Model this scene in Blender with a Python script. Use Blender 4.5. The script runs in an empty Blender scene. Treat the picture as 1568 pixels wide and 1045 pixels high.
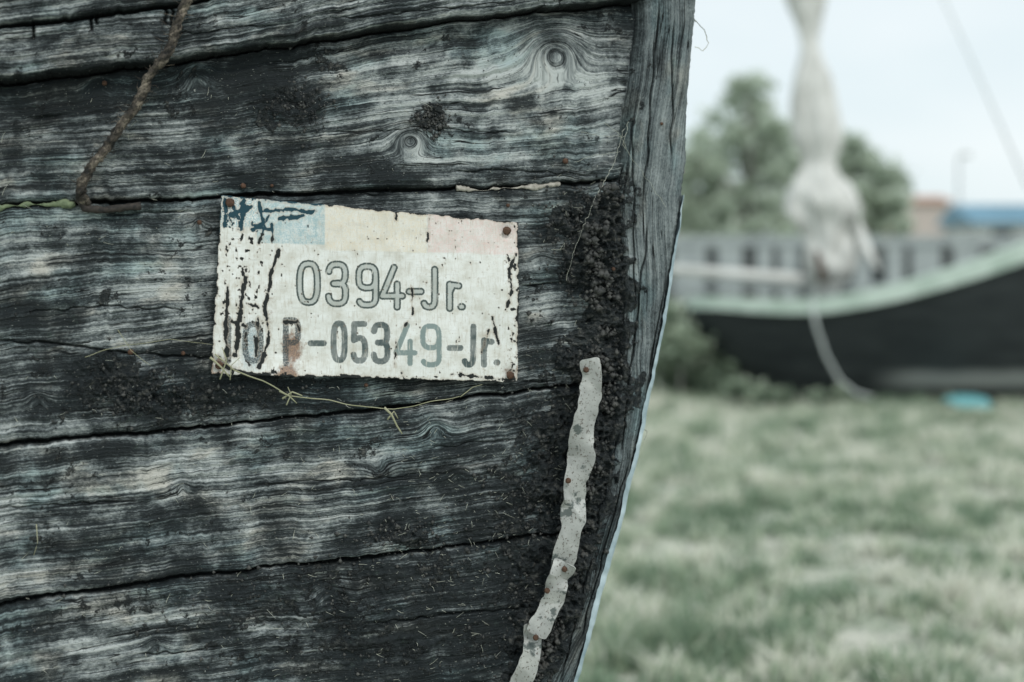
import bpy, math, numpy as np
from mathutils import Vector
rng=np.random.default_rng(7)
F=2178.0; K=0.30; Y0=1.39; CH=1.0; HZ=395.0
sc=bpy.context.scene
# ---------------------------------------------------------------- helpers
def vnoise(x,y,seed=0):
    x=np.asarray(x,float); y=np.asarray(y,float)
    xi=np.floor(x).astype(np.int64); yi=np.floor(y).astype(np.int64)
    fx=x-xi; fy=y-yi; fx=fx*fx*(3-2*fx); fy=fy*fy*(3-2*fy)
    def h(a,b):
        n=(a*374761393+b*668265263+seed*1442695041)&0xffffffff
        n=((n^(n>>13))*1274126177)&0xffffffff
        n=((n^(n>>15))*2246822519)&0xffffffff
        return ((n^(n>>16))&0xffffff)/float(0xffffff)
    a=h(xi,yi);b=h(xi+1,yi);c=h(xi,yi+1);d=h(xi+1,yi+1)
    return (a*(1-fx)+b*fx)*(1-fy)+(c*(1-fx)+d*fx)*fy
def fbm(x,y,seed=0,o=4):
    s=0;a=.5;t=0
    for i in range(o):
        s=s+a*vnoise(x*2**i,y*2**i,seed+i*17);t+=a;a*=.5
    return s/t
def sst(a,b,x):
    t=np.clip((x-a)/(b-a),0,1);return t*t*(3-2*t)
NRM=np.array([K,-1,0])/math.hypot(K,1)
def P(px,py,d=0.0):
    """blueprint units -> the hull plane y=Y0+K*x ; d = metres proud of the planking"""
    px=np.asarray(px,float);py=np.asarray(py,float);d=np.asarray(d,float)
    y=Y0/(1-K*(px-784)/F)
    v=np.stack(np.broadcast_arrays((px-784)/F*y,y,CH+(HZ-py)/F*y),-1)
    return v+d[...,None]*NRM if d.ndim else v+float(d)*NRM
def B(px,py,depth):
    return np.array([(px-784)/F*depth,depth,CH+(HZ-py)/F*depth])
def link(o,parent=None):
    sc.collection.objects.link(o)
    if parent: o.parent=parent
    return o
def empty(name,loc=(0,0,0)):
    o=bpy.data.objects.new(name,None);o.empty_display_size=.2;sc.collection.objects.link(o);return o
def raw_mesh(name,V,Fq,attrs={},mat=None,parent=None,smooth=True):
    V=np.asarray(V,np.float32);Fq=np.asarray(Fq,np.int32)
    me=bpy.data.meshes.new(name);me.vertices.add(len(V));me.vertices.foreach_set('co',V.ravel())
    n=Fq.shape[1];me.loops.add(Fq.size);me.loops.foreach_set('vertex_index',Fq.ravel())
    me.polygons.add(len(Fq));me.polygons.foreach_set('loop_start',np.arange(len(Fq),dtype=np.int32)*n)
    me.update(calc_edges=True)
    me.polygons.foreach_set('use_smooth',np.full(len(Fq),smooth))
    for k,a in attrs.items():
        a=np.asarray(a,np.float32)
        if a.ndim==1:
            t=me.attributes.new(k,'FLOAT','POINT');t.data.foreach_set('value',a)
        else:
            t=me.attributes.new(k,'FLOAT_VECTOR','POINT');t.data.foreach_set('vector',a.ravel())
    me.update()
    o=bpy.data.objects.new(name,me)
    if mat: me.materials.append(mat)
    return link(o,parent)
def grid_obj(name,V,attrs,mat,parent=None,mask=None):
    ny,nx=V.shape[:2]
    idx=np.arange(ny*nx).reshape(ny,nx)
    q=np.stack([idx[:-1,:-1],idx[1:,:-1],idx[1:,1:],idx[:-1,1:]],-1).reshape(-1,4)
    V=V.reshape(-1,3);A={k:(a.reshape(-1,3) if a.ndim==3 else a.reshape(-1)) for k,a in attrs.items()}
    if mask is not None:
        q=q[mask.reshape(-1)];u=np.unique(q);re=np.full(len(V),-1,np.int64);re[u]=np.arange(len(u))
        q=re[q];V=V[u];A={k:a[u] for k,a in A.items()}
    return raw_mesh(name,V,q,A,mat,parent)
class MB:
    def __init__(s): s.v=[];s.f=[];s.n=0
    def add(s,v,f):
        s.v+= [tuple(map(float,a)) for a in v]; s.f+=[tuple(int(i)+s.n for i in a) for a in f]; s.n+=len(v)
    def tube(s,pts,r,n=8,twist=0,jit=0):
        pts=[np.array(p,float) for p in pts]
        if np.isscalar(r): r=[r]*len(pts)
        V=[];Fc=[];up=np.array([.13,.2,1.])
        for i,p in enumerate(pts):
            t=pts[min(i+1,len(pts)-1)]-pts[max(i-1,0)];t/=np.linalg.norm(t)+1e-9
            a=np.cross(t,up)
            if np.linalg.norm(a)<.15:a=np.cross(t,[1,0,0])
            a/=np.linalg.norm(a);b=np.cross(t,a)
            for k in range(n):
                an=2*math.pi*k/n+twist*i
                rr=r[i]*(1+(jit*(rng.random()-.5) if jit else 0))
                V.append(p+rr*(math.cos(an)*a+math.sin(an)*b))
        for i in range(len(pts)-1):
            for k in range(n):
                k2=(k+1)%n;Fc.append((i*n+k,i*n+k2,(i+1)*n+k2,(i+1)*n+k))
        Fc.append(tuple(range(n))[::-1]);Fc.append(tuple((len(pts)-1)*n+k for k in range(n)))
        s.add(V,Fc)
    def box(s,a,b):
        x0,y0,z0=a;x1,y1,z1=b
        s.add([(x0,y0,z0),(x1,y0,z0),(x1,y1,z0),(x0,y1,z0),(x0,y0,z1),(x1,y0,z1),(x1,y1,z1),(x0,y1,z1)],
          [(0,3,2,1),(4,5,6,7),(0,1,5,4),(1,2,6,5),(2,3,7,6),(3,0,4,7)])
    def obj(s,name,mat,parent=None,smooth=False):
        me=bpy.data.meshes.new(name);me.from_pydata(s.v,[],s.f);me.update()
        if smooth: me.polygons.foreach_set('use_smooth',np.full(len(me.polygons),True))
        me.materials.append(mat);o=bpy.data.objects.new(name,me);return link(o,parent)
def densify(pts,step):
    out=[]
    pts=[np.array(p,float) for p in pts]
    for a,b in zip(pts[:-1],pts[1:]):
        n=max(1,int(np.linalg.norm((b-a))/step))
        for i in range(n): out.append(a+(b-a)*i/n)
    out.append(pts[-1]);return np.array(out)
# ---------------------------------------------------------------- node helpers
class NT:
    def __init__(s,name):
        s.m=bpy.data.materials.new(name);s.m.use_nodes=True;s.t=s.m.node_tree;s.b=s.t.nodes['Principled BSDF']
    def n(s,ty,**kw):
        nd=s.t.nodes.new(ty)
        for k,v in kw.items(): setattr(nd,k,v)
        return nd
    def put(s,sock,v):
        if isinstance(v,bpy.types.NodeSocket): s.t.links.new(v,sock)
        elif v is not None:
            if sock.type=='RGBA' and len(v)==3: v=(*v,1)
            sock.default_value=v
    def math(s,op,a,b=None,c=None,clamp=False):
        nd=s.n('ShaderNodeMath',operation=op,use_clamp=clamp)
        s.put(nd.inputs[0],a)
        if b is not None:s.put(nd.inputs[1],b)
        if c is not None:s.put(nd.inputs[2],c)
        return nd.outputs[0]
    def vmul(s,v,k):
        nd=s.n('ShaderNodeVectorMath',operation='MULTIPLY');s.put(nd.inputs[0],v);nd.inputs[1].default_value=k;return nd.outputs[0]
    def attr(s,name,vec=False):
        nd=s.n('ShaderNodeAttribute',attribute_name=name);return nd.outputs['Vector' if vec else 'Fac']
    def noise(s,vec,scale=1,detail=4,rough=.55,dist=0,col=False):
        nd=s.n('ShaderNodeTexNoise');s.put(nd.inputs['Vector'],vec)
        nd.inputs['Scale'].default_value=scale;nd.inputs['Detail'].default_value=detail
        nd.inputs['Roughness'].default_value=rough;nd.inputs['Distortion'].default_value=dist
        return nd.outputs['Color' if col else 'Fac']
    def ramp(s,f,stops):
        nd=s.n('ShaderNodeValToRGB');e=nd.color_ramp.elements
        while len(e)<len(stops):e.new(.5)
        for i,(p,c) in enumerate(stops):
            e[i].position=p;e[i].color=(*c,1) if len(c)==3 else c
        s.put(nd.inputs[0],f);return nd.outputs['Color']
    def ss(s,f,a,b,o0=0.,o1=1.):
        nd=s.n('ShaderNodeMapRange',interpolation_type='SMOOTHSTEP');s.put(nd.inputs['Value'],f)
        nd.inputs['From Min'].default_value=a;nd.inputs['From Max'].default_value=b
        nd.inputs['To Min'].default_value=o0;nd.inputs['To Max'].default_value=o1
        return nd.outputs['Result']
    def mix(s,f,a,b,mode='MIX'):
        nd=s.n('ShaderNodeMix',data_type='RGBA',blend_type=mode)
        s.put(nd.inputs[0],f);s.put(nd.inputs[6],a);s.put(nd.inputs[7],b);return nd.outputs[2]
    def bump(s,h,strength,dist,normal=None):
        nd=s.n('ShaderNodeBump');s.put(nd.inputs['Height'],h);nd.inputs['Strength'].default_value=strength
        nd.inputs['Distance'].default_value=dist
        if normal: s.put(nd.inputs['Normal'],normal)
        return nd.outputs[0]
    def obco(s): return s.n('ShaderNodeTexCoord').outputs['Object']
    def done(s,col,rough=.7,normal=None,metal=0,spec=.4):
        s.put(s.b.inputs['Base Color'],col);s.put(s.b.inputs['Roughness'],rough)
        if normal:s.put(s.b.inputs['Normal'],normal)
        s.put(s.b.inputs['Metallic'],metal);s.b.inputs['Specular IOR Level'].default_value=spec
        return s.m
def simple(name,c1,c2,scale=5,rough=.7,bump=0,bd=.01,metal=0,stretch=(1,1,1)):
    t=NT(name);v=t.vmul(t.obco(),stretch);f=t.noise(v,scale,4,.6)
    col=t.ramp(f,[(.3,c1),(.7,c2)])
    return t.done(col,rough,t.bump(f,bump,bd) if bump else None,metal)
# ---------------------------------------------------------------- weathered wood
def wood_mat(name,bias=0.0,coarse=1.0,dark=(.010,.0145,.0165),mid=(.038,.047,.050),lite=(.165,.187,.190),top=(.46,.49,.48),kk=(1.2,.95,1.1,.55,.55),lich=.5):
    t=NT(name);g=t.attr('gc',True)
    n1=t.noise(t.vmul(g,(.32,30*coarse,1)),1,3,.64)
    n2=t.noise(t.vmul(g,(.55,8*coarse,1.3)),1,3,.58)
    n3=t.noise(t.vmul(g,(2.0,2.0,1)),1,4,.62,.5)
    n6=t.noise(t.vmul(g,(22,60,1)),1,2,.65)
    n7=t.noise(t.vmul(g,(8,11,6)),1,4,.7)
    tone=t.attr('tone');tar=t.attr('tar');ht=t.attr('cr')
    s=t.math('ADD',tone,bias)
    for n,k in zip((n1,n2,n3,n6,n7),kk):
        s=t.math('ADD',s,t.math('MULTIPLY',t.math('SUBTRACT',n,.5),k))
    col=t.ramp(s,[(.22,dark),(.42,mid),(.63,lite),(.92,top)])
    st=t.noise(t.vmul(g,(.9,2.2,2)),1,3,.6,.5)
    col=t.mix(t.ss(st,.5,.66,0,.6),col,t.mix(1.,col,(1.15,1.0,.88),'MULTIPLY'))
    st2=t.noise(t.vmul(g,(.7,1.4,5)),1,3,.6)
    col=t.mix(t.ss(st2,.5,.66,0,.7),col,t.mix(1.,col,(.72,.9,.93),'MULTIPLY'))
    li=t.noise(t.vmul(g,(5,6,15)),1,4,.7)
    col=t.mix(t.ss(li,.60,.70,0,lich),col,(.035,.052,.045))
    c5=t.noise(t.vmul(g,(.22,7,3)),1,2,.5)
    c5=t.math('ABSOLUTE',t.math('SUBTRACT',c5,.5))
    gate=t.noise(t.vmul(g,(.8,2.5,7)),1,2,.5)
    crk=t.math('MULTIPLY',t.ss(c5,.003,.011,1,0),t.ss(gate,.48,.56))
    crk=t.math('MAXIMUM',crk,ht,clamp=True)
    col=t.mix(crk,col,(.004,.007,.008))
    sp=t.noise(t.vmul(g,(26,34,1)),1,2,.6)
    col=t.mix(t.ss(sp,.65,.71,0,.85),col,(.008,.010,.010))
    sp2=t.noise(t.vmul(g,(20,50,9)),1,2,.6)
    col=t.mix(t.ss(sp2,.68,.74,0,.7),col,(.38,.40,.37))
    tn=t.noise(t.vmul(g,(11,11,1)),1,4,.72)
    tcol=t.ramp(tn,[(.40,(.008,.012,.014)),(.54,(.022,.027,.028)),(.68,(.11,.11,.10))])
    tn2=t.noise(t.vmul(g,(6,6,4)),1,4,.72)
    tn3=t.noise(t.vmul(g,(1.3,1.8,12)),1,3,.6)
    ta=t.math('ADD',tar,t.ss(tn3,.48,.66,0,.36))
    tm=t.ss(t.math('ADD',ta,t.math('MULTIPLY',t.math('SUBTRACT',tn2,.5),1.9)),.44,.56)
    col=t.mix(t.math('MULTIPLY',tm,.93),col,tcol)
    h=t.math('ADD',t.math('MULTIPLY',n1,.8),t.math('MULTIPLY',n6,.5))
    h=t.math('SUBTRACT',h,t.math('MULTIPLY',crk,.8))
    h=t.math('ADD',h,t.math('MULTIPLY',t.math('MULTIPLY',tn,tm),2.4))
    return t.done(col,t.ss(tm,0,1,.75,.5),t.bump(h,1.,.0024),0,.3)
wood=wood_mat('weathered_tarred_wood',.045)
woodstem=wood_mat('weathered_stem_wood',.085,1.4,lite=(.13,.155,.16),top=(.30,.335,.335),kk=(1.0,.6,.5,.55,.4),lich=.2)
rustm=simple('rusty_iron',(.04,.02,.012),(.12,.065,.04),300,.8,.5,.001)
boat=empty('wooden_boat')
# ---------------------------------------------------------------- outline curves (blueprint units)
SE=[([-4000,-300,0,140,280,330,420,980],[170,75,45,30,12,2,-14,-110]),
    ([-4000,-300,0,130,280,400,560,700,830,960,1100],[300,160,128,111,95,76,51,31,16,4,-10]),
    ([-4000,-300,0,120,330,560,640,800,920,1100],[520,330,316,311,301,293,291,285,278,268]),
    ([-4000,-300,0,200,330,560,700,860,1100],[1100,716,682,666,652,630,611,595,570]),
    ([-4000,-300,0,130,280,420,560,700,830,1100],[1450,966,928,906,886,870,855,838,820,785]),
    ([-4000,0,760,1100],[1800,1170,1066,1020]),([-4000,0,600,1100],[2150,1420,1330,1290]),([-4000,0,300,1100],[2500,1680,1600,1500])]
LS=([-200,0,130,220,300,420,520,700,850,950,1045,1200,1450,1700,1850,2900],[972,968,960,942,932,938,940,918,878,848,805,700,500,200,-100,-4500])
RS=([-200,0,130,250,340,500,650,800,940,1045,1200,1450,1700,1850,3000],[1068,1058,1046,1042,1031,1006,976,941,902,872,790,610,330,60,-4300])
# ---------------------------------------------------------------- planking height field
xs=np.concatenate([np.linspace(-4000,-40,90),np.arange(-36,1062,1.45)])
ys=np.concatenate([np.linspace(-150,-14,10),np.arange(-10,1056,1.45),np.linspace(1060,3000,80)])
X,Y=np.meshgrid(xs,ys)
sy=[np.interp(xs,a,b)+(vnoise(xs/37,xs*0,90+i)-.5)*5+(vnoise(xs/9,xs*0,60+i)-.5)*2.5 for i,(a,b) in enumerate(SE)]
idx=np.zeros(X.shape,int)
for s in sy: idx+= (Y>s[None,:])
ext=[sy[0]-90]+sy+[sy[-1]+400]
E=np.stack(ext);cols=np.arange(len(xs))[None,:].repeat(len(ys),0)
top=E[idx,cols];bot=E[np.minimum(idx+1,len(ext)-1),cols]
thk=np.array([90,95,230,330,240,230,240,240,300])[idx]
v=(Y-top)/np.maximum(bot-top,1)
G=v*thk
wx=(fbm(X/330+idx*9,Y/170,5,2)-.5);G=G+wx*26+(vnoise(X/60,Y/75+idx*5,8)-.5)*2.2
knots=[(850,76,34,46,1),(628,212,19,36,.6),(662,180,15,10,1.3),(300,112,24,24,.8),(150,128,18,16,1),(465,168,24,-16,.8),(668,655,15,17,-.25),(580,722,14,-14,.2),(305,341,9,10,.5),(700,726,11,10,-.2),(280,745,12,10,.5),(60,610,14,12,.3),(240,985,16,12,.3),(500,905,18,14,.4),(830,395,13,10,.2)]
kn=np.zeros_like(X);tone=np.full(X.shape,.40)
for cx,cy,r,A,dk in knots:
    q=((X-cx)/1.15)**2+(Y-cy)**2
    e=np.exp(-q/r**2);G=G+A*e
    if A>30: G=G+.22*A*np.exp(-q/(2.3*r)**2)
    kn+=dk*np.exp(-q/(r*.5)**2)
tone-=.28*kn
blobs=[(600,110,110,45,.24),(800,125,110,60,.30),(700,180,150,60,.18),(780,235,150,38,.2),(890,55,60,50,.2),(925,180,24,90,.16),(150,255,130,40,.18),(60,215,70,30,.1),(255,195,70,35,.2),
(60,400,80,60,.2),(240,405,85,60,.27),(270,480,70,30,.2),(60,760,140,60,.2),(400,700,160,55,.17),(250,730,150,40,.14),(460,790,130,45,.16),(690,640,60,36,.2),(120,990,80,12,.42),(392,956,38,9,.46),(60,885,120,40,.24),(830,480,40,110,.14),(760,690,60,40,.06),(80,650,90,20,.15),(130,660,50,16,.12),(560,160,60,40,.1),(30,300,50,10,.1),(200,940,150,18,.2),(60,1020,90,20,.16),(640,790,60,40,.05),(30,560,60,30,.05),(560,600,130,9,.2),
(200,130,230,30,-.24),(425,150,60,80,-.26),(80,165,120,18,-.22),(60,190,30,20,-.2),(400,600,160,30,-.26),(180,590,120,60,-.28),(480,262,330,24,-.14),(650,970,220,90,-.18),(760,900,150,100,-.2),(650,750,160,60,-.08),(850,340,60,60,-.14),(820,720,90,130,-.18),(120,700,100,14,-.18),(330,880,200,26,-.12),(300,1010,150,40,-.06),(40,480,80,24,-.15),(330,130,60,40,-.14)]
for cx,cy,rx,ry,a in blobs:
    tone+=a*np.exp(-(((X-cx)/rx)**2+((Y-cy)/ry)**2))
tone+=(fbm(X/75,Y/40,31,4)-.5)*.5-.02*(Y>590)
fig=np.sin((X+(Y-150)*.55+60*fbm(X/60,Y/40,3,3))/9.5)
tone+=.11*fig*np.exp(-(((X-720)/210)**2+((Y-150)/95)**2))*fbm(X/50,Y/50,6,2)*1.6
fig2=np.sin((X-(Y-600)*.6+90*fbm(X/90,Y/60,4,3))/15.)
tone+=.05*fig2*(idx>=3)
tone+=.04*(idx==0)+.10*(idx==1)
L=np.interp(Y,*LS)
PEx=([0,280,340,500,560,700,820,950,1045,1300,3000],[960,918,892,884,878,862,844,812,778,560,-4500])
PE=np.interp(Y,*PEx)
tar=sst(-40,16,X-PE+(fbm(X/26,Y/26,41,4)-.5)*120)*(sst(262,320,Y))*1.05
for cx,cy,rx,ry,a in [(180,600,90,36,.5),(270,605,60,26,.3),(850,700,50,120,.35),(625,822,34,12,.8),(740,860,130,80,.28),(420,160,50,40,.3),(660,180,18,16,.7),(520,900,120,60,.26),(560,1000,200,60,.3),(380,598,100,26,.25),(800,760,60,80,.3),(450,170,40,36,.3),(150,560,40,20,.4),(330,930,160,50,.22),(130,840,90,30,.12),(250,640,120,20,.2),(700,700,90,40,.15),(860,330,40,40,.25)]:
    tar+=a*np.exp(-(((X-cx)/rx)**2+((Y-cy)/ry)**2))
base=np.array([.026,.021,0,-.003,-.001,0.001,0,0,0])[idx]
D=np.full(X.shape,1e9)
for i,s in enumerate(sy): D=np.minimum(D,np.abs(Y-s[None,:])*(1 if i else 1.2))
wseam=1.6+2.0*vnoise(X/60,Y*0+idx*0,77)
H=base-.011*np.exp(-(D/wseam)**2)-.0018*np.exp(-(D/8)**2)
cr=sst(1.9,.6,D/wseam*1.3)
cracks=[([0,90,200,335],[524,527,543,548],1.6,.004),([790,830,872],[437,436,433],1.6,.004),([420,500,610],[301,296,299],1.8,.003),([150,240,300],[330,326,327],1.5,.003),([790,860],[585,583],1.3,.003),([30,160,300],[480,470,474],1.0,.002),
 ([500,640,800],[205,196,205],.8,.0015),([690,760,930],[262,262,268],1,.002),([0,110,220],[780,772,766],1,.002),([380,560,700],[742,735,722],.9,.0015),([560,700,820],[955,940,930],1.2,.003),([200,350],[1005,990],1.1,.002),([640,820],[690,668],1,.002),([40,110],[182,176],3,.003),([0,60],[60,52],1,.002),([250,420],[60,42],1,.002),([500,800],[35,6],1,.002)]
for a,b,w,dp in cracks:
    yy=np.interp(xs,a,b)+(vnoise(xs/14,xs*0,int(b[0]))-.5)*5
    tp=np.clip(np.minimum(xs-a[0],a[-1]-xs)/25+ (a[0]<=0)*1.0*(xs<a[-1]-25),0,1)
    e=np.exp(-(np.abs(Y-yy[None,:])/w)**2)*tp[None,:]
    H-=dp*e;cr=np.maximum(cr,e*.95)
for nx_,y0,y1 in [(52,38,62),(140,30,50),(148,30,40),(252,16,40),(262,20,60)]:
    e=np.exp(-((X-nx_-(vnoise(Y/6,Y*0,3)-.5)*4)/2.0)**2)*sst(y0-3,y0,Y)*sst(y1+6,y1,Y)
    H-=.006*e;cr=np.maximum(cr,e)
streak=fbm(X/240,G/4.5+idx*40,12,3)
H+=(streak-.5)*.0024*np.where(idx<2,1.8,1)+(fbm(X/120,G/16.+idx*40,14,2)-.5)*.0022
H+=-.002*np.clip(kn,0,1)
tm=np.clip(tar,0,1)
crud=fbm(X/10,Y/10,51,4);crud2=fbm(X/26,Y/26,52,3)
H+=tm*(.012*(np.abs(crud-.5)*-2+.55)+.020*(crud2-.42))
H+=.010*sst(-20,40,X-PE)*(Y>250)
tar=tar+ (crud2-.5)*.6*tm
gc=np.stack([X/100,G/100,idx*3.7],-1)
Xc=.25*(X[:-1,:-1]+X[1:,:-1]+X[1:,1:]+X[:-1,1:]);Yc=.25*(Y[:-1,:-1]+Y[1:,:-1]+Y[1:,1:]+Y[:-1,1:])
mk=(Xc<np.interp(Yc,*LS)+26)&(Yc>np.interp(Xc,[-4000,1100],[80,-140]))
hull=grid_obj('hull_planks',P(X,Y,H),dict(gc=gc,tone=tone,tar=tar,cr=cr),wood,boat,mk)
# ---------------------------------------------------------------- stem post
yy=np.concatenate([np.linspace(-200,-10,20),np.arange(-8,1056,1.6),np.linspace(1060,2200,60)])
us=np.concatenate([np.linspace(0,1,84)])
nb=14
YY=yy[:,None]*np.ones((1,len(us)+nb))
Ls=np.interp(yy,*LS)[:,None]+((vnoise(yy/45,yy*0,201)-.5)*7)[:,None];Rs=np.interp(yy,*RS)[:,None]+((vnoise(yy/40,yy*0,202)-.5)*3+(vnoise(yy/5,yy*0,203)-.5)*1.6)[:,None]
XX=Ls+(Rs-Ls)*us[None,:]
Hs=.017+0*XX
gx=XX-Ls
sg=fbm(YY[:,:len(us)]/220,gx/4,211,3)
Hs+=(sg-.5)*.0022+(fbm(YY[:,:len(us)]/200,gx/45,212,2)-.5)*.003
Hs-=.018*sst(14,0,gx)
rr=Rs-XX; Hs-=.006*sst(8,0,rr)
bk=np.linspace(.06,1,nb)[None,:]
XB=Rs+3*np.sin(bk*2.5)*1.2-bk*10;HB=(Hs[:,-1:]-.004)-bk*.085
XX=np.concatenate([XX,XB*np.ones((len(yy),1))],1);Hs=np.concatenate([Hs,HB],1)
gx=XX-Ls;gx[:,len(us):]=gx[:,len(us)-1:len(us)]+bk*60
tone_s=.50-.12*sst(300,900,YY)+(fbm(YY/60,gx/22,220,3)-.5)*.28+.10*np.exp(-((YY-350)/200)**2)
tone_s-=.2*sst(22,0,gx)
tar_s=sst(34,6,gx+(fbm(XX/20,YY/20,221,4)-.5)*80)*sst(200,330,YY)*.9+.45*np.exp(-(((XX-935)/26)**2+((YY-435)/30)**2))-.25*sst(30,60,gx)
Hs+=np.clip(tar_s,0,1)*.012*(fbm(XX/11,YY/11,222,3)-.35)
crs=np.zeros_like(XX)
for (ya,yb,xa,xb,w) in [(0,330,1000,975,1.1),(30,260,1022,1018,1.0),(330,700,985,940,1.2),(420,640,1010,975,1.),(650,1040,940,850,1.2),(700,980,955,878,1.),(180,480,960,962,1.)]:
    c=np.interp(yy,[ya,yb],[xa,xb])+(vnoise(yy/30,yy*0,int(ya+xa))-.5)*5
    e=np.exp(-(np.abs(XX-c[:,None])/w)**2)*(np.clip(np.minimum(yy-ya,yb-yy)/30,0,1)[:,None])
    crs=np.maximum(crs,e);Hs-=.003*e
gcs=np.stack([YY/100,gx/100,0*YY+50],-1)
grid_obj('stem_post',P(XX,YY,Hs),dict(gc=gcs,tone=tone_s,tar=tar_s,cr=crs),woodstem,boat)
bandm=simple('pale_painted_band',(.20,.28,.31),(.48,.58,.62),40,.6,.3,.001)
yb=np.arange(300,1500,2.5);prof=[(-6,.0185),(-3,.0190),(1,.018),(2.5,.014),(3,.006),(1,-.03),(-2,-.06)]
rb=np.interp(yb,*RS)+(vnoise(yb/25,yb*0,301)-.5)*2
wb=np.interp(yb,[300,400,600,1000],[.1,.5,.9,1.2])*(.6+.7*vnoise(yb/30,yb*0,309))
XB=np.stack([rb+p[0]*(wb if p[0]<0 else 1)+(vnoise(yb/7,yb*0,302)-.5)*1.6*(i==0) for i,p in enumerate(prof)],1)
HB=np.stack([0*yb+p[1]+(vnoise(yb/12,yb*0,305)-.5)*.002 for p in prof],1)
grid_obj('edge_band',P(XB,yb[:,None]*np.ones((1,7)),HB),{},bandm,boat)
# crinkled metal strap
t=NT('galvanised_strap');oc=t.obco();f=t.noise(oc,45,4,.6);f2=t.noise(oc,420,3,.6)
c=t.ramp(f,[(.3,(.27,.28,.265)),(.55,(.41,.42,.40)),(.75,(.50,.51,.48))])
c=t.mix(t.ss(f2,.57,.65,0,.8),c,(.10,.085,.07));f3=t.noise(oc,38,4,.65);c=t.mix(t.ss(f3,.56,.61,0,.85),c,(.06,.08,.075))
strapm=t.done(c,.6,t.bump(t.math('ADD',f,t.math('MULTIPLY',f2,.4)),.4,.001),.3)
def strap(name,pts,w0,seed,lift):
    ds=densify(pts,1.8)
    for _ in range(3): ds[1:-1]=(ds[:-2]+ds[1:-1]*2+ds[2:])/4
    s=np.arange(len(ds));tg=np.gradient(ds,axis=0);tg/=np.linalg.norm(tg,axis=1)[:,None]
    nr=np.stack([-tg[:,1],tg[:,0]],1);k=np.linspace(-1,1,17)
    w=w0*(1+.2*(vnoise(s/14,s*0,seed)-.5))
    w=w*np.clip(.7+np.minimum(s,len(s)-1-s)/4,0,1)
    el=(vnoise(s/6,s*0,seed+2)-.5)*3;er=(vnoise(s/6,s*0,seed+3)-.5)*3
    wk=k*w[:,None]+np.where(k<0,-k*el[:,None],k*er[:,None])
    PX=ds[:,0,None]+nr[:,0,None]*wk;PY=ds[:,1,None]+nr[:,1,None]*wk
    r=np.random.default_rng(seed);kp=[0]
    while kp[-1]<len(s): kp.append(kp[-1]+int(r.integers(7,38)))
    hv=r.random(len(kp))*.0075;sk=r.normal(0,1.,len(kp));dg=r.normal(0,5)
    h=lift+np.interp(s[:,None]+k*dg,kp,hv)+.0034*np.interp(s,kp,sk)[:,None]*k
    o=grid_obj(name,P(PX,PY,h),{},strapm,boat);o.data.polygons.foreach_set('use_smooth',np.full(len(o.data.polygons),False))
    md=o.modifiers.new('s','SOLIDIFY');md.thickness=.0009;return o
strap('strap_upper',[(886,546),(891,572),(889,600),(879,640),(874,672),(876,696),(867,726),(866,760),(860,800),(850,836),(846,866)],16,401,.024)
strap('strap_middle',[(848,850),(836,880),(832,908),(820,930),(804,960)],16,411,.028)
strap('strap_lower',[(804,946),(803,976),(794,1010),(778,1045),(750,1100),(700,1180)],15,421,.024)
mb=MB();st=[P(np.interp(q,*RS)-8,q,-.06) for q in (-150,100,400,700,1000,1200,1450,1700,1800)]
aft=[a+np.array([-2.0,1.0+.0*i,.12 if i==0 else 0]) for i,a in enumerate(st)]
mb.add([*st,*aft],[(i,i+1,i+10,i+9) for i in range(8)]);far=mb.obj('far_side_planking',simple('dark_tarred_planks',(.01,.014,.016),(.05,.06,.06),3,.8,.4,.01,stretch=(1,1,14)),boat)
# nails -----------------------------------------------------------
def nail(mb,px,py,d,r):
    c=P(px,py,d);a=np.array([1,K,0])/math.hypot(1,K);u=np.array([0,0,1.])
    V=[];n=10
    for rr,dd in ((1,0),(1,.0016),(.6,.0026)):
        for k in range(n):
            an=2*math.pi*k/n;q=r*rr*(1+.15*(rng.random()-.5));V.append(c+q*(math.cos(an)*a+math.sin(an)*u)+NRM*dd)
    V.append(c+NRM*.0028);Fc=[]
    for j in range(2):
        for k in range(n):Fc.append((j*n+k,j*n+(k+1)%n,(j+1)*n+(k+1)%n,(j+1)*n+k))
    for k in range(n):Fc.append((2*n+k,2*n+(k+1)%n,3*n))
    mb.add(V,Fc)
mb=MB()
for x,y,r in [(865,247,4.5),(305,341,3.5),(200,539,4.2),(777,315,3),(280,541,3),(775,437,2.5),(930,412,3),(160,128,3.5),(1003,192,2.5),(372,285,4),(560,590,3),(416,285,2.5)]:
    nail(mb,x,y,.001 if x<925 else .016,r*.00064)
for x,y,d in [(881,563,.031),(854,729,.031),(820,892,.036),(803,962,.036),(846,860,.036)]: nail(mb,x,y,d,.0028)
mb.obj('nails',rustm,boat,True)
mb=MB();c=P(1046,125,.0)
mb.tube([c+np.array([-.012,0,0]),c+np.array([.002,0,0]),c+np.array([.005,0,0])],[.009,.009,.005],12)
mb.tube([c+np.array([-.012,0,-.016]),c+np.array([-.002,0,-.016])],[.004,.004],8)
mb.obj('bolt',simple('dark_bolt',(.01,.012,.013),(.05,.05,.05),200,.5),boat,True)
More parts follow.
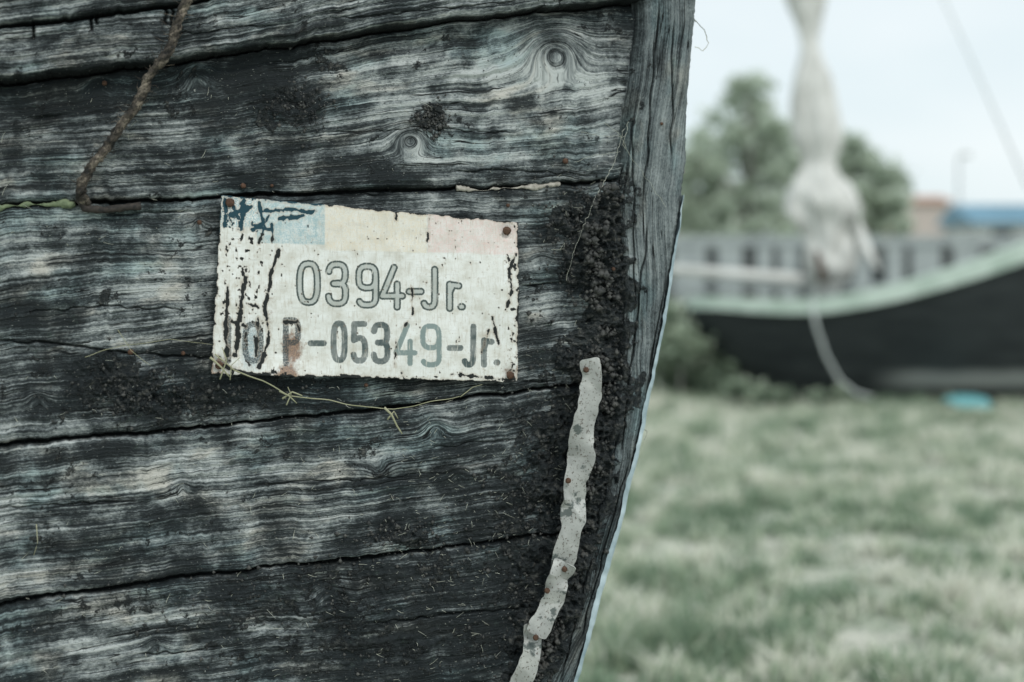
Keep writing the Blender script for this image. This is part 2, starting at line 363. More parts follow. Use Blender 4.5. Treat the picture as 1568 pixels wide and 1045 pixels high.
# ---------------------------------------------------------------- registration plate
C=np.array([[338,300],[790,341],[790,585],[322,572]],float)
nu,nv=400,240
u=np.linspace(0,1,nu)[None,:];w=np.linspace(0,1,nv)[:,None]
def bil(i): return (1-w)*((1-u)*C[0,i]+u*C[1,i])+w*((1-u)*C[3,i]+u*C[2,i])
QX,QY=bil(0),bil(1)
ed=np.minimum(np.minimum(u,1-u)*460,np.minimum(w,1-w)*255)
jx=(vnoise(QX/9,QY/9,501)-.5)*1.8*np.exp(-ed/3);jy=(vnoise(QX/9,QY/9,502)-.5)*2*np.exp(-ed/3)
QX=QX+jx;QY=QY+jy
HP=.0075+.0035*(vnoise(QX/110,QY/90,503)-.5)+.0008*(vnoise(QX/30,QY/30,504)-.5)
for nx_,ny_ in [(351,311),(773,354),(778,573),(334,560)]: HP-=.0025*np.exp(-((QX-nx_)**2+(QY-ny_)**2)/12**2)
HP+=.004*sst(.86,1,w)*np.exp(-((QX-430)/60)**2)
def elp(a0,a1,n=14,cx=.5,cy=.5,rx=.5,ry=.5,p=.72):
    o=[]
    for k in range(n+1):
        a=math.radians(a0+(a1-a0)*k/n);c=math.cos(a);s=math.sin(a)
        o.append((cx+rx*math.copysign(abs(c)**p,c),cy+ry*math.copysign(abs(s)**p,s)))
    return o
GL={'0':[elp(0,360,24)],'3':[elp(-170,85,14,.5,.25,.48,.25)+[(.3,.49)],[(.3,.49)]+elp(-85,170,14,.5,.74,.5,.26)],
'9':[elp(0,360,18,.5,.28,.5,.28),[(1,.3),(1,.76)]+elp(0,150,10,.5,.78,.5,.22)],
'4':[[(.78,1),(.78,.42)],[(.62,0),(0,.72),(1.05,.72)]],'5':[[(.92,0),(.08,0),(.05,.44)]+elp(-125,160,14,.5,.69,.5,.31)],
'J':[[(.85,0),(.85,.72)]+elp(0,150,8,.42,.76,.43,.24)],'r':[[(.1,.36),(.1,1)],[(.1,.56),(.4,.38),(.95,.4)]],'-':[[(0,.58),(1,.58)]],'.':[[(.4,.96),(.55,.96)]],
'P':[[(0,0),(0,1)],[(0,0)]+elp(-90,90,10,.5,.26,.5,.26)+[(0,.52)]],'1':[[(.5,0),(.5,1)]]}
def segd(lines):
    d=np.full(QX.shape,99.)
    for ln in lines:
        for (ax,ay),(bx,by) in zip(ln[:-1],ln[1:]):
            x0,x1=min(ax,bx)-20,max(ax,bx)+20;y0,y1=min(ay,by)-20,max(ay,by)+20
            m=(QX>x0)&(QX<x1)&(QY>y0)&(QY<y1)
            if not m.any():continue
            x=QX[m];y=QY[m];L2=(bx-ax)**2+(by-ay)**2+1e-9
            tt=np.clip(((x-ax)*(bx-ax)+(y-ay)*(by-ay))/L2,0,1)
            d[m]=np.minimum(d[m],np.hypot(x-ax-tt*(bx-ax),y-ay-tt*(by-ay)))
    return d
def place(lst):
    out=[]
    for ch,x0,x1,y0,y1 in lst:
        for ln in GL[ch]: out.append([(x0+(x1-x0)*a,y0+(y1-y0)*b) for a,b in ln])
    return out
i1=segd(place([('0',457,484,404,463),('3',501,527,405,465),('9',547,573,408,467),('4',583,612,410,470),('-',624,642,414,470),('J',646,666,413,470),('r',684,700,415,472),('.',698,710,414,472)]))
i2=segd(place([('-',474,494,494,548),('0',509,526,495,551),('5',539,557,496,552),('3',570,591,497,553),('-',685,702,500,556),('J',708,724,500,558),('r',737,751,500,558),('.',753,764,501,557)]))
i3=segd(place([('4',604,631,498,556),('9',644,669,499,558)]))
i4=segd(place([('0',374,398,496,552),('P',436,455,490,556),('1',345,352,488,552)]))
chl=[([(345,306),(343,345)],3.4),([(372,308),(367,352)],4),([(382,318),(352,330)],3.6),([(395,310),(402,343),(386,352)],2.6),([(400,325),(440,321),(478,326)],3),([(425,336),(462,331)],2.5),([(415,345),(416,368)],2),([(385,345),(410,352)],2.5),([(356,312),(362,330)],3),
([(347,440),(345,500),(346,545)],2.6),([(374,425),(366,480),(360,545)],3.4),([(352,492),(374,500)],1.8),([(424,385),(413,420),(405,470),(411,520),(395,562)],2.8),([(394,488),(391,545)],2.2),([(433,492),(452,493),(457,505)],2.6),([(378,465),(392,470)],2),([(340,560),(380,572),(430,574)],2),
([(604,322),(605,338)],1.3),([(751,486),(761,528)],2),([(788,390),(776,412),(780,444),(772,470)],2),([(628,440),(629,480),(617,500)],.6),([(604,520),(601,562)],.7),([(790,470),(786,500)],1.3),([(612,572),(616,580)],1.5),([(655,335),(652,372)],.7),([(520,574),(580,580),(640,582)],2),([(690,572),(740,578),(786,582)],1.8),([(746,505),(735,540)],.8),([(410,330),(395,372)],1.2),([(480,306),(440,304)],1.5)]
chip=np.full(QX.shape,-30.)
pn=(fbm(QX/6,QY/8,511,3)-.5)*11
for ln,wd in chl: chip=np.maximum(chip,wd-segd([ln]))
chip=chip+pn*np.where(chip>-8,.75,0)
chip=np.maximum(chip,(1.0-ed)+(fbm(QX/9,QY/9,512,3)-.5)*8)
sp=fbm(QX/5,QY/6,513,3)
zone=.15*np.exp(-((QX-375)/45)**2)+.16*np.exp(-((QX-782)/12)**2)+.12*np.exp(-((QY-577)/10)**2)
chip=np.maximum(chip,(sp-(.83-zone))*36)
reg=np.stack([QX,QY+(fbm(QX/30,QY/4,520,2)-.5)*3,0*QX],-1)
rust=.95*np.exp(-(((QX-446)/19)**2+((QY-532)/30)**2))+.8*np.exp(-(((QX-436)/16)**2+((QY-568)/9)**2))+.5*np.exp(-((ed)/4)**2)*vnoise(QX/25,QY/25,530)+.5*np.exp(-((QX-773)**2+(QY-356)**2)/14**2)+.5*np.exp(-((QX-777)**2+(QY-570)**2)/14**2)+.6*np.exp(-((QX-334)**2+(QY-556)**2)/18**2)+.38*np.exp(-(((QX-412)/9)**2+((QY-480)/60)**2))+.36*np.exp(-(((QX-355)/14)**2+((QY-500)/55)**2))
bl=np.exp(-(((QX-384)/15)**4+((QY-530)/34)**4))
t=NT('painted_tin_plate');rg=t.attr('reg',True);sx=t.n('ShaderNodeSeparateXYZ');t.put(sx.inputs[0],rg);px,py=sx.outputs[0],sx.outputs[1]
na=t.noise(t.vmul(rg,(.04,.05,1)),1,4,.6);nb_=t.noise(t.vmul(rg,(.35,.04,1)),1,4,.65);nc=t.noise(t.vmul(rg,(.5,.5,1)),1,3,.6);nd_=t.noise(t.vmul(rg,(.03,.6,1)),1,3,.6)
ne=t.noise(t.vmul(rg,(.13,.10,3)),1,4,.7)
col=t.ramp(na,[(.3,(.58,.57,.51)),(.5,(.72,.73,.69)),(.7,(.80,.82,.80))])
col=t.mix(t.ss(nb_,.50,.68,0,.55),col,(.50,.47,.40))
col=t.mix(t.ss(nd_,.58,.70,0,.35),col,(.42,.43,.40))
col=t.mix(t.ss(ne,.55,.68,0,.4),col,(.52,.46,.38))
def band(x0,x1,sl,y1):
    a=t.ss(px,x0-1.2,x0+1.2);b=t.ss(px,x1-1.2,x1+1.2,1,0)
    yl=t.math('SUBTRACT',py,t.math('MULTIPLY',px,sl));c_=t.ss(yl,y1-1.5,y1+1.5,1,0)
    return t.math('MULTIPLY',t.math('MULTIPLY',a,b),c_)
wear=t.ss(t.math('ADD',t.math('MULTIPLY',nc,.5),t.math('MULTIPLY',ne,.5)),.40,.57,1,.3)
blf=t.math('MULTIPLY',band(392,495,.03,360),wear);col=t.mix(t.math('MULTIPLY',blf,.85),col,(.29,.45,.49))
bl2=t.math('MULTIPLY',band(300,392,.03,338),t.ss(nc,.48,.56,0,.8));col=t.mix(bl2,col,(.2,.40,.47))
pf=t.math('MULTIPLY',band(496,651,.03,368),t.math('MULTIPLY',wear,.7));col=t.mix(pf,col,(.72,.63,.48))
rf=t.math('MULTIPLY',band(653,800,.03,367),t.math('MULTIPLY',wear,.6));col=t.mix(rf,col,(.74,.52,.48))
wj=t.math('MULTIPLY',t.math('SUBTRACT',nc,.5),2.6)
def ink(name): return t.math('ADD',t.attr(name),wj)
gone=t.ss(nb_,.55,.68,1,.25)
ru=t.math('ADD',t.attr('rust'),t.math('MULTIPLY',t.math('SUBTRACT',ne,.5),1.1))
a1=ink('i1')
col=t.mix(t.math('MULTIPLY',t.ss(a1,4,5.2,1,0),t.math('MULTIPLY',gone,.6)),col,(.28,.32,.30))
ring=t.math('MULTIPLY',t.ss(a1,2.2,3.6),t.ss(a1,5.2,6.3,1,0));col=t.mix(t.math('MULTIPLY',ring,gone),col,(.05,.07,.065))
a2=ink('i2');col=t.mix(t.math('MULTIPLY',t.ss(a2,4.0,5.2,1,0),t.math('MULTIPLY',gone,t.ss(na,.35,.6,1.,.8))),col,(.06,.085,.085))
a3=ink('i3');col=t.mix(t.math('MULTIPLY',t.ss(a3,3.4,4.6,1,0),t.math('MULTIPLY',gone,.9)),col,(.16,.225,.22))
col=t.mix(t.math('MULTIPLY',t.attr('bl'),t.ss(nc,.4,.6,.85,.3)),col,(.20,.31,.36))
col=t.mix(t.ss(ru,.3,.75,0,.85),col,t.ramp(nc,[(.4,(.10,.042,.022)),(.62,(.32,.17,.09))]))
a4=ink('i4');col=t.mix(t.math('MULTIPLY',t.ss(a4,3.8,5.0,1,0),t.ss(nc,.47,.57,.92,.5)),col,(.03,.045,.05))
ch=t.math('ADD',t.attr('chip'),t.math('MULTIPLY',t.math('SUBTRACT',nc,.5),3.5))
nav=t.math('MULTIPLY',band(300,495,.03,345),1.)
cc=t.mix(nav,(.012,.015,.015),(.012,.05,.07))
halo=t.ss(ch,-3.5,-.3);col=t.mix(t.math('MULTIPLY',halo,.35),col,(.33,.24,.16))
cm=t.ss(ch,-.3,.6);col=t.mix(cm,col,cc)
scr=t.noise(t.vmul(rg,(1.2,.12,4)),1,3,.7);col=t.mix(t.ss(scr,.64,.70,0,.6),col,(.2,.2,.17))
h=t.math('ADD',t.math('MULTIPLY',cm,-1.2),t.math('MULTIPLY',nc,.5))
platem=t.done(col,t.ss(cm,0,1,.48,.8),t.bump(h,.5,.0008),0,.4)
pl=grid_obj('registration_plate',P(QX,QY,HP),dict(i1=i1,i2=i2,i3=i3,i4=i4,chip=chip,rust=rust,bl=bl,reg=reg),platem)
md=pl.modifiers.new('s','SOLIDIFY');md.thickness=.001
mb=MB()
for x,y,r in [(351,311,.0042),(773,354,.0042),(778,574,.0038),(334,559,.0036)]: nail(mb,x,y,.0065,r)
mb.obj('plate_nails',rustm,pl,True)
# ---------------------------------------------------------------- rope
t=NT('old_tarred_rope');oc=t.obco();f=t.noise(oc,70,4,.65);f2=t.noise(t.vmul(oc,(1,1,1)),600,3,.6)
c=t.ramp(f,[(.40,(.018,.018,.017)),(.52,(.085,.072,.058)),(.64,(.25,.215,.17))]);c=t.mix(t.ss(f2,.48,.66,0,.7),c,(.014,.013,.012))
ropem=t.done(c,.9,t.bump(f2,.8,.0015))
cp=densify([(300,-60),(284,0),(268,40),(252,88),(232,120),(214,150),(190,192),(165,228),(142,252),(124,278),(120,298),(130,314)],3)
cp[:,0]+=(vnoise(np.arange(len(cp))/9,np.zeros(len(cp)),601)-.5)*9
rope_d=np.interp(cp[:,1],[-60,20,95,130,200,300,314],[.05,.036,.032,.022,.014,.010,.0])
mb=MB();ctr=P(cp[:,0],cp[:,1],rope_d);s=np.arange(len(ctr))
for k in range(3):
    ph=s*.55+k*2*math.pi/3
    pts=ctr+.0027*(np.cos(ph)[:,None]*np.array([.9,.27,.35])+np.sin(ph)[:,None]*NRM)
    mb.tube(pts,[.0028*(1+.6*(vnoise(i/5,0,610+k)-.5)) for i in s],7,0,.35)
for i in range(190):
    a=ctr[rng.integers(2,len(ctr)-2)];d=rng.normal(size=3)*.006;mb.tube([a,a+d*.6,a+d+rng.normal(size=3)*.003],[.0004,.0003,.0002],3)
mb.obj('rope',ropem,None,True)
mb=MB();hp=densify([(122,306),(130,320),(160,322),(190,318),(216,316)],6)
mb.tube(P(hp[:,0],hp[:,1],.002),.0033,8,0,.5);mb.obj('iron_hook',simple('black_iron',(.012,.012,.012),(.06,.05,.042),250,.8,.5,.001),boat,True)
def sy_at(q,i): return np.interp(q,xs,sy[i])
def seamfill(name,x0,x1,sidx,off,col1,col2,r,gate=.3):
    q=np.arange(x0,x1,3.);mb=MB();yv=sy_at(q,sidx)+off
    rr=np.array([r*max(.05,(vnoise(i/5,0,701)-gate)*1.8) for i in range(len(q))])
    mb.tube(P(q,yv,-.0035),rr,6,0,.5);mb.obj(name,simple(name+'_mat',col1,col2,200,.9,.5,.001),boat,True)
seamfill('seam_gap_light',-20,118,2,1.5,(.09,.12,.07),(.22,.27,.16),.0030,.1)  # green strip whose colour stands in for light showing through the open seam
seamfill('seam_caulk',700,862,2,1.5,(.2,.19,.16),(.55,.52,.46),.0034)
# ---------------------------------------------------------------- splinters, straw, web
lightf=simple('pale_fibre',(.3,.32,.28),(.6,.6,.5),50,.8)
mb=MB()
for i in range(720):
    r=rng.random()
    if r<.45: x=rng.normal(700,150);y=rng.normal(800,150)
    elif r<.65: x=rng.normal(890,28);y=rng.uniform(250,900)
    else: x=rng.uniform(0,900);y=rng.uniform(130,1045)
    if x>np.interp(y,*LS)+10 or (320<x<795 and 300<y<590):continue
    l=abs(rng.normal(0,.0035))+.001;a=rng.normal(0,.9);p=P(x,y,.003)
    d=np.array([math.cos(a),K*math.cos(a),math.sin(a)])*l+NRM*abs(rng.normal(0,.0015))
    mb.tube([p,p+d*.5+rng.normal(size=3)*.0004,p+d],[.00022,.0002,.0001],3)
mb.obj('splinters',lightf,boat)
mb=MB()
scat=[(180,600,80,30),(620,822,40,12),(740,860,110,60),(520,900,110,50),(560,1000,180,50),(380,598,90,22),(800,760,50,70),(850,660,40,110),(660,180,14,12),(460,168,30,24),(330,930,140,40),(860,345,34,40),(835,600,30,200)]
OCT=np.array(((1,0,0),(-1,0,0),(0,1,0),(0,-1,0),(0,0,1),(0,0,-1)),float)
for i in range(5200):
    if i<3200:
        y=rng.uniform(285,1045);x=np.interp(y,[285,340,500,560,700,820,950,1045],[918,908,908,910,896,874,836,802])+rng.normal(0,19)
        if rng.random()<.2: x-=abs(rng.normal(0,50))
        if float(fbm(x/22,y/22,77,3))<.47: continue
    else:
        c_=scat[rng.integers(len(scat))];x=c_[0]+rng.normal()*c_[2];y=c_[1]+rng.normal()*c_[3]
    if x>np.interp(y,*LS)+12 or (318<x<800 and 295<y<592):continue
    near=x>np.interp(y,[280,340,500,560,700,820,950,1045],[912,888,880,876,862,844,812,778])
    r=(abs(rng.normal(.0008,.0016))+.0005) if near else (abs(rng.normal(.0004,.0008))+.0004)
    c=P(x,y,rng.uniform(.010,.022) if near else .002)
    V=c+r*np.array([q*rng.uniform(.5,1.4) for q in OCT])
    mb.add(V,[(0,2,4),(2,1,4),(1,3,4),(3,0,4),(2,0,5),(1,2,5),(3,1,5),(0,3,5)])
mb.obj('tar_crumbs',simple('tar_crumb',(.012,.015,.016),(.10,.10,.093),120,.7,.5,.001),boat,True)
strawm=simple('dry_straw',(.22,.23,.13),(.42,.41,.28),30,.7)
mb=MB()
def stem(pts,r,d0=.010):
    q=densify(pts,6);q[:,1]+=(vnoise(np.arange(len(q))/5,np.zeros(len(q)),int(pts[0][0]))-.5)*4
    dd=d0+.004*(vnoise(np.arange(len(q))/6,np.zeros(len(q)),int(pts[0][1]))-.5)
    mb.tube(P(q[:,0],q[:,1],dd),np.linspace(r,r*.5,len(q)),5)
stem([(328,540),(355,566),(400,582),(440,603),(500,612),(560,623),(600,624),(650,616),(700,606)],.0007)
stem([(335,578),(345,550),(338,530)],.0008,.012);stem([(350,582),(352,560),(365,548)],.0006,.012)
stem([(320,548),(338,562),(350,575)],.0012,.012);stem([(430,610),(445,600),(460,606)],.0011,.011);stem([(425,598),(440,606),(452,618)],.0010,.011);stem([(436,620),(443,603),(438,592)],.0007,.011)
stem([(585,624),(596,634),(604,650),(612,662)],.0013,.010);stem([(590,640),(600,628),(606,640)],.0009,.011);stem([(700,606),(720,592),(735,588)],.0005,.01)
stem([(180,505),(200,538),(230,560)],.0003,.007);stem([(130,545),(190,530),(260,520),(330,530)],.0003,.006)
stem([(56,800),(58,830),(52,850)],.0005,.006)
mb.obj('dry_straw',strawm,None,True)
mb=MB()
def web(pts,d,r=.00022):
    q=densify(pts,5);q=q+rng.normal(0,.8,q.shape);mb.tube(P(q[:,0],q[:,1],d),r,3)
web([(948,190),(940,225),(965,262),(1005,318)],.026);web([(880,205),(920,212),(945,212)],.02);web([(945,200),(930,250),(905,300)],.02);web([(905,300),(880,360),(860,420)],.016,.00015);web([(870,250),(900,240),(940,235)],.018);web([(915,190),(935,206),(950,230)],.02)
web([(1050,40),(1062,28),(1078,46),(1085,66),(1078,78),(1064,72)],.0,.0005);web([(1040,0),(1056,14),(1066,34)],.0,.0004);web([(1040,150),(1050,148),(1052,160)],0,.0006);web([(975,655),(985,660),(980,672)],.01,.0006);web([(1035,245),(1046,250),(1048,266)],.0,.0008);web([(945,780),(955,778)],.0,.0006)
mb.obj('web_threads',lightf,boat)
# ================================================================ BACKGROUND
t=NT('dry_meadow_soil');oc=t.obco();a=t.noise(oc,3.5,5,.65,.4);b=t.noise(oc,14,4,.7)
c=t.ramp(a,[(.35,(.32,.37,.28)),(.5,(.50,.51,.43)),(.65,(.68,.65,.58))]);c=t.mix(t.ss(b,.42,.60,.6,0),c,(.17,.21,.16))
gm=t.done(c,.95,t.bump(b,.6,.03))
mb=MB();mb.add([(-300,-100,0),(300,-100,0),(300,600,0),(-300,600,0)],[(0,1,2,3)]);mb.obj('ground',gm)
def blades(x,y,dens,hmin,hmax,wid,seed):
    r=np.random.default_rng(seed);n=len(x)
    cl=fbm(x*3.0,y*3.0,seed,3);cl2=fbm(x*11,y*11,seed+3,2)
    keep=r.random(n)<np.clip((cl*.4+cl2*.6-.38)*6,.08,1)*dens;x,y,cl,cl2=x[keep],y[keep],cl[keep],cl2[keep];n=len(x)
    h=(hmin+(hmax-hmin)*r.random(n))*(.30+2.0*np.clip(cl*.6+cl2-.6,0,1));an=r.random(n)*6.283;lean=r.normal(0,.7,n)*h
    la=r.random(n)*6.283;wx_=np.cos(an)*wid*(.6+r.random(n));wy=np.sin(an)*wid*(.6+r.random(n))
    z0=np.zeros(n);mx=x+np.cos(la)*lean*.35;my=y+np.sin(la)*lean*.35;tx=x+np.cos(la)*lean;ty=y+np.sin(la)*lean
    V=np.stack([np.stack([x-wx_,y-wy,z0],1),np.stack([x+wx_,y+wy,z0],1),np.stack([mx+wx_*.8,my+wy*.8,h*.6],1),np.stack([mx-wx_*.8,my-wy*.8,h*.6],1),np.stack([tx,ty,h],1),np.stack([tx+wx_*.2,ty+wy*.2,h*.99],1)],1)
    base=np.arange(n)[:,None]*6
    Fq=np.concatenate([base+np.array([[0,1,2,3]]),base+np.array([[3,2,5,4]])])
    dry=np.clip(.52+(fbm(x*1.3,y*1.3,seed+9,3)-.5)*1.0+(fbm(x*8,y*8,seed+19,3)-.5)*2.3+r.normal(0,.24,n),0,1)
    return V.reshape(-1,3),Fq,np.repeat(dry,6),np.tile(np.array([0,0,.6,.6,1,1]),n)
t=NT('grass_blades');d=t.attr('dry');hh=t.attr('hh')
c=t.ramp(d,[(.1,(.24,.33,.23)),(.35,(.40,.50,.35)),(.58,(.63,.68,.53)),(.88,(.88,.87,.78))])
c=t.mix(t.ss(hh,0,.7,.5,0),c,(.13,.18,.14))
gmat=t.done(c,.6)
nt_=t.t;tr=t.n('ShaderNodeBsdfTranslucent');t.put(tr.inputs[0],c);ms=t.n('ShaderNodeMixShader');ms.inputs[0].default_value=.35
nt_.links.new(t.b.outputs[0],ms.inputs[1]);nt_.links.new(tr.outputs[0],ms.inputs[2]);nt_.links.new(ms.outputs[0],nt_.nodes['Material Output'].inputs[0])
r_=np.random.default_rng(5);N=280000;ya=np.sqrt(r_.random(N)*(14**2-2.4**2)+2.4**2);xa=ya*r_.uniform(.0,.46,N)
V1=blades(xa,ya,1,.025,.085,.0036,11)
N2=60000;yb_=np.sqrt(r_.random(N2)*(40**2-13**2)+13**2);xb_=yb_*r_.uniform(.05,.45,N2)
V2=blades(xb_,yb_,1,.06,.18,.012,12)
V=np.concatenate([V1[0],V2[0]]);Fq=np.concatenate([V1[1],V2[1]+len(V1[0])])
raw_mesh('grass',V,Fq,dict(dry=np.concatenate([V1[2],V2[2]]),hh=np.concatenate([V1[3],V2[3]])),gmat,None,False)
def leafmat(name,c1,c2,c3):
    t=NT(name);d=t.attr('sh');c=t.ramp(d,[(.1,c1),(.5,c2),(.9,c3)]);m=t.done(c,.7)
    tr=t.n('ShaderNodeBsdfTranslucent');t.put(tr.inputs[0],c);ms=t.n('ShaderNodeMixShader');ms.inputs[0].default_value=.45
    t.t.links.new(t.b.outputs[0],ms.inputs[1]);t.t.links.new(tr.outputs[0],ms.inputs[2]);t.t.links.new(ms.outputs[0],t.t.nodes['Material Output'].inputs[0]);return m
def leaves(name,clumps,n,size,mat,parent,seed):
    r=np.random.default_rng(seed);cl=np.array(clumps);k=r.integers(0,len(cl),n)
    d=r.normal(size=(n,3));d/=np.linalg.norm(d,axis=1)[:,None];rad=r.random(n)**.45*(1+.35*r.normal(size=n))
    c=cl[k,:3]+d*rad[:,None]*cl[k,3:4]*np.array([1,1,.8])
    a=r.normal(size=(n,3));a/=np.linalg.norm(a,axis=1)[:,None];b=np.cross(a,r.normal(size=(n,3)));b/=np.linalg.norm(b,axis=1)[:,None]
    s=size*(.5+r.random(n))[:,None]
    V=np.stack([c-a*s,c-b*s*.45,c+a*s,c+b*s*.45],1).reshape(-1,3)
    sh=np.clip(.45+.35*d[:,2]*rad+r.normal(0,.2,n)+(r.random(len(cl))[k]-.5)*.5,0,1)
    return raw_mesh(name,V,np.arange(4*n).reshape(n,4),dict(sh=np.repeat(sh,4)),mat,parent,False)
lm=leafmat('willow_leaves',(.44,.51,.42),(.60,.67,.56),(.72,.78,.68));bark=simple('bark',(.16,.155,.15),(.3,.29,.27),8,.9)
def tree(name,px,depth,pyl,seed,clp,n,ls):
    e=empty(name);r=np.random.default_rng(seed);b0=B(px,0,depth);x0=b0[0]
    mb=MB();top=CH+(HZ-pyl)/F*depth
    mb.tube([(x0,depth,0),(x0+.1,depth,top*.25),(x0-.1,depth+.1,top*.5),(x0+.05,depth,top*.8)],[.28,.22,.15,.04],10)
    cl=[]
    for q in clp:
        c=B(q[0],q[1],depth+r.normal(0,.5));R=q[2]/F*depth;zb=min(c[2]*.6,top*.45)
        mb.tube([(x0,depth,zb*.7),((x0+c[0])/2,(depth+c[1])/2,(zb+c[2])/2),tuple(c)],[.1,.06,.02],6)
        cl.append((*c,R))
        for j in range(6):
            dd=r.normal(size=3);dd/=np.linalg.norm(dd);cl.append((*(c+dd*R*1.1),R*.55))
    mb.obj('trunk',bark,e,True);leaves('crown',cl,n,ls,lm,e,seed)
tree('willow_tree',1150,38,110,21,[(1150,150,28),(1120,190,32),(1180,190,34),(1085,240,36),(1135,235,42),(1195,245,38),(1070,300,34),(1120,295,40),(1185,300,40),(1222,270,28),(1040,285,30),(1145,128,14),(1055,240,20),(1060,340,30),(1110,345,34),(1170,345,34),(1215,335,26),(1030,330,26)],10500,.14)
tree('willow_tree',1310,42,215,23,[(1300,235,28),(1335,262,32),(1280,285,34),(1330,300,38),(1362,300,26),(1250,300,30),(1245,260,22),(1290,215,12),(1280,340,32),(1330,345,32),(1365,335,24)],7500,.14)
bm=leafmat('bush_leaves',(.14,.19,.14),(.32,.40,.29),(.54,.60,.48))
def bush(name,pts,n,seed,depth,ls):
    e=empty(name);cl=[(*(B(a,b,depth)+np.array([0,rng.normal(0,.12),0])),R/F*depth) for a,b,R in pts]
    mb=MB()
    for c in cl: mb.tube([(c[0]*.98,c[1],0),(c[0],c[1],c[2])],[.012,.005],5)
    mb.obj('stems',bark,e);leaves('foliage',cl,n,ls,bm,e,seed)
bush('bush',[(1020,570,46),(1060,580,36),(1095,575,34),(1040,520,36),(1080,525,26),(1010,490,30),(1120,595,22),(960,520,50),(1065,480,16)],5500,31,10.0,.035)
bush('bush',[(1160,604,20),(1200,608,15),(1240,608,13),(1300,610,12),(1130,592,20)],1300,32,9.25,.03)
# background boat (heeled a little, resting on its bilge) -------------------
fb=empty('fishing_boat');TL=.2
sxs=np.linspace(1.22,7.0,60)
zs=np.interp(sxs,[1.22,1.5,1.9,2.3,2.8,3.3,3.9,4.6,5.6,7],[.70,.62,.58,.62,.75,.91,1.15,1.38,1.70,2.1])
zs=np.convolve(np.pad(zs,3,'edge'),np.ones(7)/7,'valid')
hb=np.interp(sxs,[1.22,1.35,1.7,2.3,3.2,4.6,6.2,7],[.05,.2,.38,.48,.5,.5,.35,.03])
zk=np.interp(sxs,[1.22,1.4,1.6,1.8,2.1,3,5,6,7],[.60,.40,.20,.05,-.04,-.06,-.05,.25,1.1])
ss_=np.linspace(-1,1,41);yc=9.9
Vg=np.zeros((len(sxs),41,3))
for i in range(len(sxs)):
    Vg[i,:,0]=sxs[i];Vg[i,:,1]=yc+hb[i]*np.sign(ss_)*np.abs(ss_)**.55*(.82+.18*ss_**2)
    Vg[i,:,2]=zk[i]+(zs[i]-zk[i])*np.abs(ss_)**2.2-TL*(Vg[i,:,1]-yc)
t=NT('black_hull_paint');oc=t.obco();f=t.noise(t.vmul(oc,(1,1,5)),3,5,.6);sp_=t.n('ShaderNodeSeparateXYZ');t.put(sp_.inputs[0],oc)
c=t.ramp(f,[(.3,(.010,.015,.017)),(.6,(.026,.033,.035)),(.8,(.065,.075,.075))])
m1=t.math('MULTIPLY',t.ss(t.math('ADD',sp_.outputs[2],t.math('MULTIPLY',f,.06)),.24,.29,1,0),t.ss(sp_.outputs[0],2.35,2.75));m1=t.math('MULTIPLY',m1,t.ss(sp_.outputs[2],.10,.14));c=t.mix(m1,c,(.22,.24,.23))
o=grid_obj('hull',Vg,{},t.done(c,.6,t.bump(f,.3,.01)),fb);o.modifiers.new('s','SOLIDIFY').thickness=.03
gw=simple('pale_green_gunwale',(.36,.46,.39),(.60,.70,.63),6,.6)
for sgn,nm in ((-1,'gunwale'),(1,'far_gunwale')):
    mb=MB()
    pts=[(x,yc+sgn*(b+.01),z-TL*sgn*b) for x,b,z in zip(sxs,hb,zs)]
    V=[];Fc=[]
    for (x,y,z),q in zip(pts,np.interp(sxs,[1.2,1.8,3.5],[.045,.052,.075])): V+=[(x,y-.045,z-q),(x,y+.045,z-q),(x,y+.045,z+q*.8),(x,y-.045,z+q*.8)]
    for i in range(len(pts)-1):
        for k in range(4): Fc.append((i*4+k,i*4+(k+1)%4,i*4+4+(k+1)%4,i*4+4+k))
    Fc+=[(0,1,2,3),(len(V)-1,len(V)-2,len(V)-3,len(V)-4)];mb.add(V,Fc);mb.obj(nm,gw,fb)
mb=MB()
for xt in (1.75,2.9,3.8): mb.box((xt,yc-.3,.40+.1*(xt-1.7)),(xt+.2,yc+.3,.44+.1*(xt-1.7)))
mb.obj('thwarts',gw,fb)
canv=simple('furled_canvas',(.48,.48,.45),(.80,.80,.77),5,.85,.4,.02,stretch=(3,3,1))
prof=[(-330,1228,8),(-250,1230,20),(-120,1232,30),(-20,1234,34),(10,1236,27),(40,1238,18),(65,1240,13),(85,1242,16),(115,1244,27),(170,1246,36),(215,1250,37),(240,1252,26),(258,1254,22),(272,1255,38),(300,1258,50),(325,1262,50),(345,1268,38),(365,1270,32),(390,1274,36),(410,1278,40),(425,1276,28),(445,1272,12)]
pp=np.array(prof,float);pyv=np.linspace(-330,445,155);cx_=np.interp(pyv,pp[:,0],pp[:,1]);rr_=np.interp(pyv,pp[:,0],pp[:,2]);dep=10.0
rr_=np.convolve(np.pad(rr_,2,'edge'),np.ones(5)/5,'valid')
an=np.linspace(0,2*math.pi,49);n_=len(pyv)
Vs=np.zeros((n_,49,3))
for i in range(n_):
    c0=B(cx_[i],pyv[i],dep);R=rr_[i]/F*dep;lo=1.2 if pyv[i]>262 else .3
    fold=1+.08*np.sin(an*5+pyv[i]/90.)+.05*np.sin(an*9-pyv[i]/60.)+.34*lo*(vnoise(np.cos(an)*2+5,np.sin(an)*2+pyv[i]/26+9,801)-.5)
    Vs[i,:,0]=c0[0]+R*np.cos(an)*fold;Vs[i,:,1]=dep+R*np.sin(an)*fold*.8;Vs[i,:,2]=c0[2]
grid_obj('furled_sail',Vs,{},canv,fb)
mb=MB();mb.tube([B(1262,560,10.0),B(1250,200,10.0),B(1228,-420,10.0)],[.05,.045,.04],10)
mb.tube([B(1010,412,10.1),B(1250,430,10.05)],[.04,.045],8)
